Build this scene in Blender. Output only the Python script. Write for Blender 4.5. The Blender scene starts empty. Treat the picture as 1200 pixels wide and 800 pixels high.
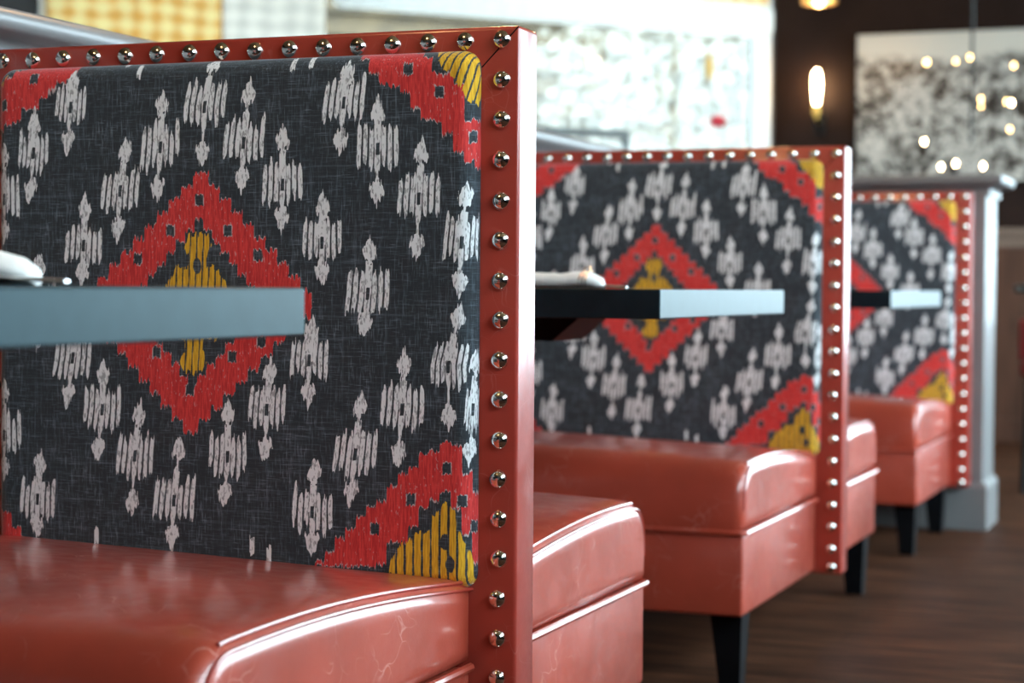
import bpy, bmesh, math, random
import numpy as np
from mathutils import Matrix, Vector

# ------------------------------------------------------------------ camera, world, exposure
SC = bpy.context.scene
COL = SC.collection
random.seed(7)
PI = math.pi

CAM = Vector((0.8125, -2.1113, 0.7637))
YAW, PITCH, ROLL, FPX = 0.3704, 0.0287, 0.0073, 2218.13
FW = Vector((-math.sin(YAW) * math.cos(PITCH), math.cos(YAW) * math.cos(PITCH), -math.sin(PITCH)))
RT = Vector((math.cos(YAW), math.sin(YAW), 0))
UP = RT.cross(FW)
RT2 = RT * math.cos(ROLL) + UP * math.sin(ROLL)
UP2 = UP * math.cos(ROLL) - RT * math.sin(ROLL)
cd = bpy.data.cameras.new('camera')
cd.sensor_width = 36
cd.lens = 36 * FPX / 1200
cd.clip_start = 0.05
cd.dof.use_dof = True
cd.dof.focus_distance = (Vector((-0.06, 0.0, 0.75)) - CAM).dot(FW)
cd.dof.aperture_fstop = 4.4
cam = bpy.data.objects.new('camera', cd)
COL.objects.link(cam)
cam.matrix_world = Matrix(((RT2.x, UP2.x, -FW.x, CAM.x), (RT2.y, UP2.y, -FW.y, CAM.y),
                           (RT2.z, UP2.z, -FW.z, CAM.z), (0, 0, 0, 1)))
SC.camera = cam

SKY = 8.0
world = bpy.data.worlds.new('sky')
SC.world = world
world.use_nodes = True
wb = world.node_tree.nodes['Background']
wb.inputs[0].default_value = (0.70, 0.88, 1.0, 1)
wb.inputs[1].default_value = SKY
SC.view_settings.view_transform = 'Standard'
SC.view_settings.look = 'None'
SC.view_settings.gamma = 1
SC.view_settings.use_curve_mapping = False
SC.view_settings.exposure = 0.92
SC.cycles.max_bounces = 8
SC.cycles.diffuse_bounces = 4
SC.cycles.glossy_bounces = 4
SC.cycles.transparent_max_bounces = 12
SC.cycles.caustics_reflective = False
SC.cycles.caustics_refractive = False
SC.cycles.sample_clamp_indirect = 6
SC.cycles.use_denoising = True


def portal(name, centre, facing, w, h):
    ld = bpy.data.lights.new(name, 'AREA')
    ld.shape = 'RECTANGLE'
    ld.size, ld.size_y = w, h
    ld.cycles.is_portal = True
    o = bpy.data.objects.new(name, ld)
    o.location = centre
    o.rotation_euler = Vector(facing).to_track_quat('-Z', 'Y').to_euler()
    COL.objects.link(o)


# ------------------------------------------------------------------ materials
def new_mat(name):
    m = bpy.data.materials.new(name)
    m.use_nodes = True
    nt = m.node_tree
    return m, nt, nt.nodes['Principled BSDF']


def node(nt, kind, **kw):
    n = nt.nodes.new(kind)
    for k, v in kw.items():
        setattr(n, k, v)
    return n


def mapped(nt, scale, rot=(0, 0, 0)):
    tc = node(nt, 'ShaderNodeTexCoord')
    mp = node(nt, 'ShaderNodeMapping')
    mp.inputs['Scale'].default_value = scale
    mp.inputs['Rotation'].default_value = rot
    nt.links.new(tc.outputs['Object'], mp.inputs['Vector'])
    return mp.outputs['Vector']


def noise(nt, vec, scale, detail=3, rough=0.55):
    n = node(nt, 'ShaderNodeTexNoise')
    n.inputs['Scale'].default_value = scale
    n.inputs['Detail'].default_value = detail
    n.inputs['Roughness'].default_value = rough
    nt.links.new(vec, n.inputs['Vector'])
    return n.outputs['Fac']


def rng(nt, src, a, b, lo=0.0, hi=1.0, smooth=True):
    n = node(nt, 'ShaderNodeMapRange')
    if smooth:
        n.interpolation_type = 'SMOOTHSTEP'
    n.inputs['From Min'].default_value = a
    n.inputs['From Max'].default_value = b
    n.inputs['To Min'].default_value = lo
    n.inputs['To Max'].default_value = hi
    nt.links.new(src, n.inputs['Value'])
    return n.outputs['Result']


def math2(nt, op, a, b):
    n = node(nt, 'ShaderNodeMath', operation=op)
    for i, x in enumerate((a, b)):
        if isinstance(x, (int, float)):
            n.inputs[i].default_value = x
        else:
            nt.links.new(x, n.inputs[i])
    return n.outputs[0]


def mixc(nt, fac, a, b):
    n = node(nt, 'ShaderNodeMix', data_type='RGBA')
    for i, x in ((0, fac), (6, a), (7, b)):
        if isinstance(x, (int, float)):
            n.inputs[i].default_value = x
        elif isinstance(x, tuple):
            n.inputs[i].default_value = (*x, 1)
        else:
            nt.links.new(x, n.inputs[i])
    return n.outputs[2]


def bump(nt, bs, h, strength, dist=0.001):
    b = node(nt, 'ShaderNodeBump')
    b.inputs['Strength'].default_value = strength
    b.inputs['Distance'].default_value = dist
    nt.links.new(h, b.inputs['Height'])
    nt.links.new(b.outputs['Normal'], bs.inputs['Normal'])


def simple(name, col, rough=0.5, metal=0.0, var=0.12, scale=14, stretch=(1, 1, 1), bumpy=0.0, spec=0.5):
    m, nt, bs = new_mat(name)
    v = mapped(nt, stretch)
    n = noise(nt, v, scale, 4)
    c = mixc(nt, rng(nt, n, 0.3, 0.7), tuple(x * (1 - var) for x in col), tuple(min(1, x * (1 + var)) for x in col))
    nt.links.new(c, bs.inputs['Base Color'])
    bs.inputs['Roughness'].default_value = rough
    bs.inputs['Metallic'].default_value = metal
    bs.inputs['Specular IOR Level'].default_value = spec
    if bumpy:
        bump(nt, bs, n, bumpy)
    return m


def leather_mat(name, col, veins, rough=0.36, coat=0.5):
    m, nt, bs = new_mat(name)
    v = mapped(nt, (1, 1, 1))
    big = noise(nt, v, 5, 4)
    fine = noise(nt, v, 420, 2)
    base = mixc(nt, rng(nt, big, 0.3, 0.72), tuple(x * 0.86 for x in col), tuple(x * 1.12 for x in col))
    # pale hairline creases
    wn = node(nt, 'ShaderNodeTexNoise')
    wn.inputs['Scale'].default_value = 9
    nt.links.new(v, wn.inputs['Vector'])
    ad = node(nt, 'ShaderNodeVectorMath', operation='MULTIPLY_ADD')
    nt.links.new(wn.outputs['Color'], ad.inputs[0])
    ad.inputs[1].default_value = (0.16, 0.16, 0.16)
    nt.links.new(v, ad.inputs[2])
    vo = node(nt, 'ShaderNodeTexVoronoi', feature='DISTANCE_TO_EDGE')
    vo.inputs['Scale'].default_value = 26
    nt.links.new(ad.outputs[0], vo.inputs['Vector'])
    line = rng(nt, vo.outputs['Distance'], 0.0, 0.026, 1, 0)
    mask = rng(nt, noise(nt, v, 11, 3), 0.5, 0.66)
    fac = math2(nt, 'MULTIPLY', math2(nt, 'MULTIPLY', line, mask), veins)
    c = mixc(nt, fac, base, (0.72, 0.36, 0.30))
    nt.links.new(c, bs.inputs['Base Color'])
    bs.inputs['Roughness'].default_value = rough
    r = rng(nt, noise(nt, v, 30, 4), 0.3, 0.7, rough - 0.06, rough + 0.08)
    nt.links.new(r, bs.inputs['Roughness'])
    bs.inputs['Coat Weight'].default_value = coat
    bs.inputs['Coat Roughness'].default_value = 0.16
    bump(nt, bs, math2(nt, 'ADD', fine, math2(nt, 'MULTIPLY', big, 2.0)), 0.25, 0.0006)
    return m


def emit_mat(name, col, strength):
    m, nt, bs = new_mat(name)
    bs.inputs['Base Color'].default_value = (*col, 1)
    bs.inputs['Emission Color'].default_value = (*col, 1)
    bs.inputs['Emission Strength'].default_value = strength
    return m


def ikat_mat():
    m, nt, bs = new_mat('ikat_linen')
    v = mapped(nt, (1, 1, 1))
    at = node(nt, 'ShaderNodeVertexColor', layer_name='weave')
    sp = node(nt, 'ShaderNodeSeparateColor')
    nt.links.new(at.outputs['Color'], sp.inputs[0])
    warp = noise(nt, mapped(nt, (640, 640, 60)), 1, 2)       # vertical threads
    weft = noise(nt, mapped(nt, (50, 50, 600)), 1, 2)        # horizontal threads
    slub = noise(nt, mapped(nt, (260, 260, 14)), 1, 2)
    slubh = noise(nt, mapped(nt, (12, 12, 330)), 1, 2)
    spk = noise(nt, mapped(nt, (420, 420, 150)), 1, 1)
    t = math2(nt, 'ADD', rng(nt, warp, 0.52, 0.75), rng(nt, weft, 0.54, 0.75))
    t2 = math2(nt, 'ADD', rng(nt, slub, 0.5, 0.78), rng(nt, slubh, 0.5, 0.78))
    tt = math2(nt, 'ADD', math2(nt, 'MULTIPLY', t, 0.46), math2(nt, 'MULTIPLY', t2, 0.24))
    blot = noise(nt, v, 30, 4, 0.6)
    tt = math2(nt, 'MULTIPLY', tt, rng(nt, blot, 0.3, 0.7, 0.55, 1.5))
    base = mixc(nt, tt, (0.025, 0.031, 0.038), (0.165, 0.202, 0.240))
    jit = math2(nt, 'MULTIPLY', math2(nt, 'SUBTRACT', warp, 0.5), 0.55)

    def mask(ch, lo=0.42, hi=0.58):
        return rng(nt, math2(nt, 'ADD', sp.outputs[ch], math2(nt, 'MULTIPLY', jit, 0.6 if ch == 'Red' else 1.0)), lo, hi)
    red = mixc(nt, rng(nt, warp, 0.35, 0.65), (0.56, 0.026, 0.026), (0.78, 0.055, 0.050))
    red = mixc(nt, math2(nt, 'MULTIPLY', rng(nt, spk, 0.66, 0.74), 0.55), red, (0.62, 0.42, 0.40))
    c = mixc(nt, mask('Green'), base, red)
    edge = math2(nt, 'MULTIPLY', rng(nt, sp.outputs['Green'], 0.32, 0.44), rng(nt, sp.outputs['Green'], 0.50, 0.62, 1, 0))
    edge = math2(nt, 'MULTIPLY', edge, rng(nt, spk, 0.42, 0.55))
    c = mixc(nt, math2(nt, 'MULTIPLY', edge, 0.85), c, (0.60, 0.52, 0.52))
    yel = mixc(nt, rng(nt, warp, 0.35, 0.65), (0.66, 0.33, 0.012), (0.88, 0.52, 0.03))
    c = mixc(nt, mask('Blue'), c, yel)
    wht = mixc(nt, rng(nt, spk, 0.52, 0.66), (0.86, 0.86, 0.87), (0.40, 0.40, 0.41))
    c = mixc(nt, mask('Red'), c, wht)
    nt.links.new(c, bs.inputs['Base Color'])
    bs.inputs['Roughness'].default_value = 0.75
    bs.inputs['Specular IOR Level'].default_value = 0.3
    bs.inputs['Sheen Weight'].default_value = 0.5
    bs.inputs['Sheen Roughness'].default_value = 0.4
    bump(nt, bs, math2(nt, 'ADD', warp, weft), 0.35, 0.0006)
    return m


def wood_floor():
    m, nt, bs = new_mat('dark_oak_boards')
    v = mapped(nt, (1, 1, 1))
    br = node(nt, 'ShaderNodeTexBrick')
    br.inputs['Color1'].default_value = (0.034, 0.014, 0.008, 1)
    br.inputs['Color2'].default_value = (0.016, 0.007, 0.0045, 1)
    br.inputs['Mortar'].default_value = (0.008, 0.004, 0.003, 1)
    br.inputs['Scale'].default_value = 1
    br.inputs['Mortar Size'].default_value = 0.003
    br.inputs['Brick Width'].default_value = 1.3
    br.inputs['Row Height'].default_value = 0.13
    nt.links.new(v, br.inputs['Vector'])
    g = noise(nt, mapped(nt, (2.2, 26, 1)), 1.6, 6, 0.65)
    c = mixc(nt, rng(nt, g, 0.32, 0.72), br.outputs['Color'], (0.105, 0.042, 0.022))
    n2 = noise(nt, mapped(nt, (1.0, 3.0, 1)), 2.0, 3)
    c = mixc(nt, rng(nt, n2, 0.35, 0.75, 0, 0.6), c, (0.012, 0.006, 0.004))
    nt.links.new(c, bs.inputs['Base Color'])
    bs.inputs['Roughness'].default_value = 0.55
    bs.inputs['Specular IOR Level'].default_value = 0.02
    bump(nt, bs, g, 0.2, 0.002)
    return m


def shade_mat(name, ca, cb, su, sv, trans):
    """woven window shade: crossing bands of fibre, light passes through it"""
    m, nt, bs = new_mat(name)
    nt.nodes.remove(bs)
    uvn = node(nt, 'ShaderNodeTexCoord')

    def band(axis, s):
        w = node(nt, 'ShaderNodeTexWave', bands_direction=axis)
        w.inputs['Scale'].default_value = s
        w.inputs['Distortion'].default_value = 2.2
        w.inputs['Detail'].default_value = 2
        w.inputs['Detail Scale'].default_value = 1.5
        nt.links.new(uvn.outputs['Object'], w.inputs['Vector'])
        return w.outputs['Fac']
    f = math2(nt, 'MULTIPLY', math2(nt, 'ADD', band('X', su), band('Z', sv)), 0.5)
    n = noise(nt, mapped(nt, (1, 1, 3)), 9, 3)
    f = math2(nt, 'ADD', math2(nt, 'MULTIPLY', f, 0.75), math2(nt, 'MULTIPLY', n, 0.35))
    c = mixc(nt, rng(nt, f, 0.2, 0.85), ca, cb)
    d = node(nt, 'ShaderNodeBsdfDiffuse')
    t = node(nt, 'ShaderNodeBsdfTranslucent')
    nt.links.new(c, d.inputs[0])
    nt.links.new(c, t.inputs[0])
    mx = node(nt, 'ShaderNodeMixShader')
    mx.inputs[0].default_value = trans
    nt.links.new(d.outputs[0], mx.inputs[1])
    nt.links.new(t.outputs[0], mx.inputs[2])
    nt.links.new(mx.outputs[0], nt.nodes['Material Output'].inputs[0])
    return m


def glass_mat():
    m, nt, bs = new_mat('window_glass')
    nt.nodes.remove(bs)
    tr = node(nt, 'ShaderNodeBsdfTransparent')
    tr.inputs[0].default_value = (0.96, 0.98, 0.97, 1)
    gl = node(nt, 'ShaderNodeBsdfGlossy')
    gl.inputs['Roughness'].default_value = 0.02
    lw = node(nt, 'ShaderNodeLayerWeight')
    fr = math2(nt, 'ADD', math2(nt, 'MULTIPLY', math2(nt, 'POWER', lw.outputs['Facing'], 5.0), 0.6), 0.02)
    mx = node(nt, 'ShaderNodeMixShader')
    nt.links.new(fr, mx.inputs[0])
    nt.links.new(tr.outputs[0], mx.inputs[1])
    nt.links.new(gl.outputs[0], mx.inputs[2])
    nt.links.new(mx.outputs[0], nt.nodes['Material Output'].inputs[0])
    return m


def photo_mat(z0, z1):
    """black and white print: pale sky above a tangle of light and dark shapes"""
    m, nt, bs = new_mat('black_and_white_print')
    v = mapped(nt, (1, 1, 1))
    wn = node(nt, 'ShaderNodeTexNoise')
    wn.inputs['Scale'].default_value = 7
    nt.links.new(v, wn.inputs['Vector'])
    ad = node(nt, 'ShaderNodeVectorMath', operation='MULTIPLY_ADD')
    nt.links.new(wn.outputs['Color'], ad.inputs[0])
    ad.inputs[1].default_value = (0.22, 0.0, 0.22)
    nt.links.new(v, ad.inputs[2])
    vo = node(nt, 'ShaderNodeTexVoronoi', feature='SMOOTH_F1')
    vo.inputs['Scale'].default_value = 19
    vo.inputs['Smoothness'].default_value = 0.6
    nt.links.new(ad.outputs[0], vo.inputs['Vector'])
    n1 = noise(nt, v, 38, 5, 0.7)
    n2 = noise(nt, v, 5, 3)
    f = math2(nt, 'ADD', math2(nt, 'MULTIPLY', rng(nt, vo.outputs['Distance'], 0.15, 0.75, 1, 0), 0.45),
              math2(nt, 'ADD', math2(nt, 'MULTIPLY', rng(nt, n1, 0.35, 0.66), 0.55), math2(nt, 'MULTIPLY', rng(nt, n2, 0.3, 0.7), 0.35)))
    body = mixc(nt, rng(nt, f, 0.30, 0.98), (0.012, 0.011, 0.010), (0.62, 0.58, 0.52))
    tc = node(nt, 'ShaderNodeTexCoord')
    sx = node(nt, 'ShaderNodeSeparateXYZ')
    nt.links.new(tc.outputs['Object'], sx.inputs[0])
    h = math2(nt, 'ADD', sx.outputs['Z'], math2(nt, 'MULTIPLY', math2(nt, 'SUBTRACT', n2, 0.5), 0.16))
    sky = rng(nt, h, z1 - 0.17, z1 - 0.10)
    c = mixc(nt, sky, body, (0.66, 0.62, 0.54))
    nt.links.new(c, bs.inputs['Base Color'])
    bs.inputs['Roughness'].default_value = 0.35
    return m


M = {}
M['leather'] = leather_mat('red_leather', (0.41, 0.054, 0.028), 0.6, 0.38, 0.85)
M['frame_leather'] = leather_mat('smooth_red_leather', (0.38, 0.042, 0.026), 0.2, 0.34, 0.95)
M['ikat'] = ikat_mat()
M['nickel'] = simple('polished_nickel', (0.90, 0.86, 0.80), 0.13, 1.0, 0.05)
M['laminate'] = simple('black_laminate', (0.006, 0.012, 0.016), 0.36, 0, 0.2, 30, spec=0.24)
M['black_wood'] = simple('black_painted_wood', (0.005, 0.005, 0.006), 0.45, 0, 0.2, 20, spec=0.08)
M['grey'] = simple('grey_painted_wood', (0.17, 0.165, 0.165), 0.35, 0, 0.06, 8)
M['linen'] = simple('white_linen', (0.80, 0.79, 0.77), 0.8, 0, 0.06, 60, (1, 1, 1), 0.25)
M['steel'] = simple('stainless_steel', (0.85, 0.85, 0.85), 0.3, 1.0, 0.05)
M['copper'] = simple('copper_wire', (0.72, 0.38, 0.20), 0.25, 1.0, 0.05)
M['brown'] = simple('dark_brown_paint', (0.020, 0.0095, 0.007), 0.6, 0, 0.15, 3, spec=0.15)
M['wain'] = simple('brown_stained_panelling', (0.085, 0.036, 0.022), 0.4, 0, 0.3, 5, (6, 6, 0.6))
M['rail'] = simple('pale_brown_moulding', (0.22, 0.15, 0.115), 0.4, 0, 0.1, 5)
M['ceil'] = simple('warm_timber_ceiling', (0.32, 0.19, 0.085), 0.8, 0, 0.1, 3)
M['nearwall'] = simple('dark_taupe_paint', (0.045, 0.035, 0.032), 0.7, 0, 0.1, 3)
M['charcoal'] = simple('charcoal_paint', (0.035, 0.032, 0.030), 0.7, 0, 0.1, 3)
M['white'] = simple('white_paint', (0.80, 0.80, 0.79), 0.5, 0, 0.03, 5)
M['sash'] = simple('grey_green_metal', (0.05, 0.065, 0.068), 0.45, 0, 0.06, 5)
M['laminate'].node_tree.nodes['Principled BSDF'].inputs['Specular Tint'].default_value = (0.38, 0.86, 1.0, 1)
M['floor'] = wood_floor()
M['glass'] = glass_mat()
M['woven'] = shade_mat('woven_golden_fibre', (0.82, 0.53, 0.19), (0.95, 0.84, 0.52), 3.2, 4.0, 0.5)
M['sheer'] = shade_mat('white_sheer_weave', (0.74, 0.70, 0.64), (0.92, 0.87, 0.80), 3.0, 4.0, 0.5)
M['lucent'] = shade_mat('white_translucent_vinyl', (0.90, 0.90, 0.88), (0.95, 0.95, 0.93), 3.0, 4.0, 0.6)
M['bulb'] = emit_mat('glowing_bulb', (1.0, 0.62, 0.22), 9)
M['bulb_hot'] = emit_mat('bright_bulb', (1.0, 0.70, 0.36), 30)
M['brass'] = simple('brushed_brass', (0.75, 0.42, 0.10), 0.3, 1.0, 0.08)
M['black_metal'] = simple('black_metal', (0.012, 0.012, 0.012), 0.4, 0.6, 0.1)
M['red_vinyl'] = simple('dark_red_vinyl', (0.22, 0.012, 0.014), 0.4, 0, 0.1)
M['stucco'] = simple('pale_stucco', (0.45, 0.44, 0.42), 0.9, 0, 0.06, 3)
M['shingle'] = simple('golden_shingles', (0.062, 0.040, 0.017), 0.8, 0, 0.4, 3, (1, 1, 2.2))
M['ground'] = simple('pale_paving', (0.38, 0.40, 0.42), 0.9, 0, 0.1, 2)
M['leaf'] = simple('pale_blossom', (0.30, 0.27, 0.22), 0.7, 0, 0.3, 6)
M['bark'] = simple('grey_bark', (0.20, 0.17, 0.15), 0.9, 0, 0.3, 20)
M['yellow_glass'] = simple('yellow_glass', (0.72, 0.42, 0.02), 0.3, 0, 0.1)
M['red_petal'] = simple('red_petal', (0.55, 0.02, 0.04), 0.5, 0, 0.2, 30)


# ------------------------------------------------------------------ mesh helpers
class MB:
    def __init__(self):
        self.v, self.f = [], []

    def add(self, vs, fs):
        k = len(self.v)
        self.v += [tuple(p) for p in vs]
        self.f += [tuple(i + k for i in f) for f in fs]
        return self

    def box(self, x0, x1, y0, y1, z0, z1, b=0.0, seg=2):
        bm = bmesh.new()
        bmesh.ops.create_cube(bm, size=1)
        for v in bm.verts:
            v.co = Vector(((x0 + x1) / 2 + v.co.x * (x1 - x0), (y0 + y1) / 2 + v.co.y * (y1 - y0), (z0 + z1) / 2 + v.co.z * (z1 - z0)))
        if b:
            bmesh.ops.bevel(bm, geom=bm.edges[:], offset=b, segments=seg, profile=0.5, affect='EDGES')
        bm.verts.index_update()
        self.add([v.co[:] for v in bm.verts], [[v.index for v in f.verts] for f in bm.faces])
        bm.free()
        return self

    def tube(self, pts, r, n=8, closed=False, radii=None):
        pts = [Vector(p) for p in pts]
        rings = []
        m = len(pts)
        prev = None
        for i, p in enumerate(pts):
            a = pts[(i - 1) % m] if (closed or i > 0) else p
            c = pts[(i + 1) % m] if (closed or i < m - 1) else p
            t = (c - a).normalized()
            ref = prev if prev is not None else (Vector((0, 0, 1)) if abs(t.z) < 0.9 else Vector((1, 0, 0)))
            u = (ref - t * ref.dot(t)).normalized()
            prev = u
            w = t.cross(u)
            rr = radii[i] if radii else r
            rings.append([p + u * (rr * math.cos(2 * PI * k / n)) + w * (rr * math.sin(2 * PI * k / n)) for k in range(n)])
        vs = [q for ring in rings for q in ring]
        fs = []
        for i in range(m if closed else m - 1):
            j = (i + 1) % m
            for k in range(n):
                fs.append((i * n + k, i * n + (k + 1) % n, j * n + (k + 1) % n, j * n + k))
        if not closed:
            fs.append(tuple(range(n - 1, -1, -1)))
            fs.append(tuple((m - 1) * n + k for k in range(n)))
        return self.add(vs, fs)

    def lathe(self, prof, n=24, at=(0, 0, 0)):
        """prof: (r, z) from bottom to top around the z axis"""
        vs, fs = [], []
        for r, z in prof:
            for k in range(n):
                a = 2 * PI * k / n
                vs.append((at[0] + r * math.cos(a), at[1] + r * math.sin(a), at[2] + z))
        for i in range(len(prof) - 1):
            for k in range(n):
                fs.append((i * n + k, i * n + (k + 1) % n, (i + 1) * n + (k + 1) % n, (i + 1) * n + k))
        fs.append(tuple(range(n - 1, -1, -1)))
        fs.append(tuple((len(prof) - 1) * n + k for k in range(n)))
        return self.add(vs, fs)

    def prism(self, poly, axis, a, b):
        """extrude a 2-d outline along an axis"""
        def P(p, t):
            return {'x': (t, p[0], p[1]), 'y': (p[0], t, p[1]), 'z': (p[0], p[1], t)}[axis]
        n = len(poly)
        vs = [P(p, a) for p in poly] + [P(p, b) for p in poly]
        fs = [(i, (i + 1) % n, n + (i + 1) % n, n + i) for i in range(n)]
        fs += [tuple(range(n - 1, -1, -1)), tuple(range(n, 2 * n))]
        return self.add(vs, fs)

    def build(self, name, mat, parent=None, smooth=False, fix=True):
        me = bpy.data.meshes.new(name)
        me.from_pydata(self.v, [], self.f)
        me.materials.append(mat)
        if fix:
            bm = bmesh.new()
            bm.from_mesh(me)
            bmesh.ops.recalc_face_normals(bm, faces=bm.faces[:])
            bm.to_mesh(me)
            bm.free()
        if smooth:
            me.polygons.foreach_set('use_smooth', [True] * len(me.polygons))
            for i in getattr(self, 'flat', ()):
                me.polygons[i].use_smooth = False
            me.set_sharp_from_angle(angle=math.radians(smooth if smooth is not True else 40))
        o = bpy.data.objects.new(name, me)
        COL.objects.link(o)
        if parent:
            o.parent = parent
        return o


def empty(name, loc=(0, 0, 0), rz=0.0):
    o = bpy.data.objects.new(name, None)
    o.empty_display_size = 0.1
    o.location = loc
    o.rotation_euler = (0, 0, rz)
    COL.objects.link(o)
    return o


def tag(o, label, cat, group=None):
    o['label'] = label
    o['category'] = cat
    if group:
        o['group'] = group
    return o


def struct(o):
    o['kind'] = 'structure'
    return o


def copy_tree(o, parent=None, skip=()):
    c = o.copy()
    COL.objects.link(c)
    if parent:
        c.parent = parent
    for ch in list(o.children):
        if ch not in skip:
            copy_tree(ch, c, skip)
    return c


# ------------------------------------------------------------------ the room
PITCH_Y = 1.986                       # from one booth to the next
BACK = 7.68
CORNER = Vector((-1.525, BACK, 0))
WD = Vector((-0.70, -0.714, 0)).normalized()     # along the slanted window wall, away from the corner
WN = Vector((0.714, -0.70, 0)).normalized()      # into the room


def W(t, z, off=0.0):
    p = CORNER + WD * t + WN * off
    return Vector((p.x, p.y, z))


def wbox(mb, t0, t1, z0, z1, o0, o1):
    vs = [W(t, z, o) for t in (t0, t1) for z in (z0, z1) for o in (o0, o1)]
    mb.add(vs, [(0, 1, 3, 2), (4, 6, 7, 5), (0, 4, 5, 1), (2, 3, 7, 6), (0, 2, 6, 4), (1, 5, 7, 3)])
    return mb


def wlocal(name, t, z, off=0.0):
    """an empty whose x axis runs along the slanted wall and whose -y axis looks into the room"""
    return empty(name, W(t, z, off), math.atan2(-WD.y, -WD.x))


RX, NEAR, LEFT, CEIL = 2.7, -5.0, -4.6, 3.5
struct(MB().add([(LEFT - .6, NEAR, 0), (RX, NEAR, 0), (RX, BACK, 0), (CORNER.x, BACK, 0), W(4.4, 0), (LEFT - .6, W(4.4, 0).y, 0)], [(0, 1, 2, 3, 4, 5)]).build('floor', M['floor'], fix=False))
struct(MB().box(LEFT - .6, RX + .2, NEAR - .2, BACK + .2, CEIL, CEIL + .1).build('ceiling', M['ceil']))
struct(MB().add([(-60, -60, -.12), (60, -60, -.12), (60, 60, -.12), (-60, 60, -.12)], [(0, 1, 2, 3)]).build('ground', M['ground'], fix=False))
struct(MB().box(LEFT - .6, RX + .2, NEAR - .2, NEAR, 0, CEIL).build('wall_near', M['nearwall']))
struct(MB().box(LEFT - .8, LEFT - .6, NEAR - .2, 5.2, 0, CEIL).build('wall_left', M['charcoal']))

# back wall with a band of windows to the right of the picture
BWX0, BWX1, BWZ0, BWZ1 = 0.75, 2.5, 0.45, 2.65
mb = MB()
mb.box(CORNER.x, BWX0, BACK, BACK + .2, 0, CEIL)
mb.box(BWX0, BWX1, BACK, BACK + .2, 0, BWZ0)
mb.box(BWX0, BWX1, BACK, BACK + .2, BWZ1, CEIL)
mb.box(BWX1, RX + .2, BACK, BACK + .2, 0, CEIL)
struct(mb.build('wall_back', M['brown']))
struct(MB().box(CORNER.x + .02, BWX0, BACK - .02, BACK, 0.12, 0.99).build('wainscot', M['wain']))
mb = MB().prism([(BACK, .975), (BACK - .028, .985), (BACK - .03, 1.02), (BACK - .05, 1.05), (BACK - .05, 1.075), (BACK, 1.078)], 'x', CORNER.x + .05, BWX0)
struct(mb.build('trim_1', M['rail']))
struct(MB().box(CORNER.x + .05, BWX0, BACK - .03, BACK, 0, .12, .004).build('baseboard_back', M['wain']))


def window(name, axis, a0, a1, z0, z1, at, depth, nx):
    """frame with mullions and one pane per bay, in a wall across x or y"""
    mb, pane = MB(), MB()
    t = 0.05

    def bx(m, p0, p1, q0, q1, d0, d1):
        m.box(p0, p1, at + d0, at + d1, q0, q1) if axis == 'x' else m.box(at + d0, at + d1, p0, p1, q0, q1)
    bx(mb, a0, a1, z0, z0 + t, 0.02, depth)
    bx(mb, a0, a1, z1 - t, z1, 0.02, depth)
    for i in range(nx + 1):
        p = a0 + (a1 - a0 - t) * i / nx
        bx(mb, p, p + t, z0 + t, z1 - t, 0.02, depth)
    o = struct(mb.build(name, M['white']))
    for i in range(nx):
        p = a0 + (a1 - a0 - t) * i / nx
        pm = MB()
        bx(pm, p + t, p + (a1 - a0 - t) / nx, z0 + t, z1 - t, depth / 2, depth / 2 + .006)
        pm.build('pane', M['glass'], o)
    return o


window('window_1', 'x', BWX0, BWX1, BWZ0, BWZ1, BACK, 0.12, 2)
portal('back_window_daylight', ((BWX0 + BWX1) / 2, BACK + .16, (BWZ0 + BWZ1) / 2), (0, -1, 0), BWX1 - BWX0, BWZ1 - BWZ0)

mb = MB()
RW = (('window_2', 1.4, 7.6, 0.45, 2.75, 4), ('window_4', -3.1, 1.0, 1.60, 3.25, 3))
mb.box(RX, RX + .2, NEAR - .2, -3.1, 0, CEIL)
mb.box(RX, RX + .2, 1.0, 1.4, 0, CEIL)
mb.box(RX, RX + .2, 7.6, BACK, 0, CEIL)
for nm, y0, y1, z0, z1, nb in RW:
    mb.box(RX, RX + .2, y0, y1, 0, z0)
    mb.box(RX, RX + .2, y0, y1, z1, CEIL)
struct(mb.build('wall_right', M['brown']))
for nm, y0, y1, z0, z1, nb in RW:
    window(nm, 'y', y0, y1, z0, z1, RX, 0.12, nb)
    portal('right_window_daylight', (RX + .16, (y0 + y1) / 2, (z0 + z1) / 2), (-1, 0, 0), z1 - z0, y1 - y0)

# slanted window wall
SW0, SW1, SWZ0, SWZ1 = 0.031, 3.81, 0.90, 2.70
mb = MB()
wbox(mb, -0.15, SW0, 0, CEIL, -.2, 0)
wbox(mb, SW1, 5.6, 0, CEIL, -.2, 0)
wbox(mb, SW0, SW1, 0, SWZ0, -.2, 0)
wbox(mb, SW0, SW1, SWZ1, CEIL, -.2, 0)
struct(mb.build('wall_slanted', M['charcoal']))
mb = MB()
wbox(mb, SW0, SW0 + .033, SWZ0, SWZ1, -.12, .02)
wbox(mb, SW1 - .033, SW1, SWZ0, SWZ1, -.12, .02)
wbox(mb, SW0, SW1, SWZ0, SWZ0 + .04, -.12, .04)
wbox(mb, SW0, SW1, SWZ1 - .04, SWZ1, -.12, .02)
wbox(mb, 2.47, 2.51, SWZ0 + .04, SWZ1 - .04, -.12, -.02)
win = struct(mb.build('window_3', M['white']))
wbox(MB(), SW0 + .033, 2.47, SWZ0 + .04, SWZ1 - .04, -.07, -.064).build('pane', M['glass'], win)
wbox(MB(), 2.51, SW1 - .033, SWZ0 + .04, SWZ1 - .04, -.07, -.064).build('pane', M['glass'], win)
mb = MB()
wbox(mb, 0.842, 2.46, 1.525, 1.565, -.06, -.02)
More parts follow.
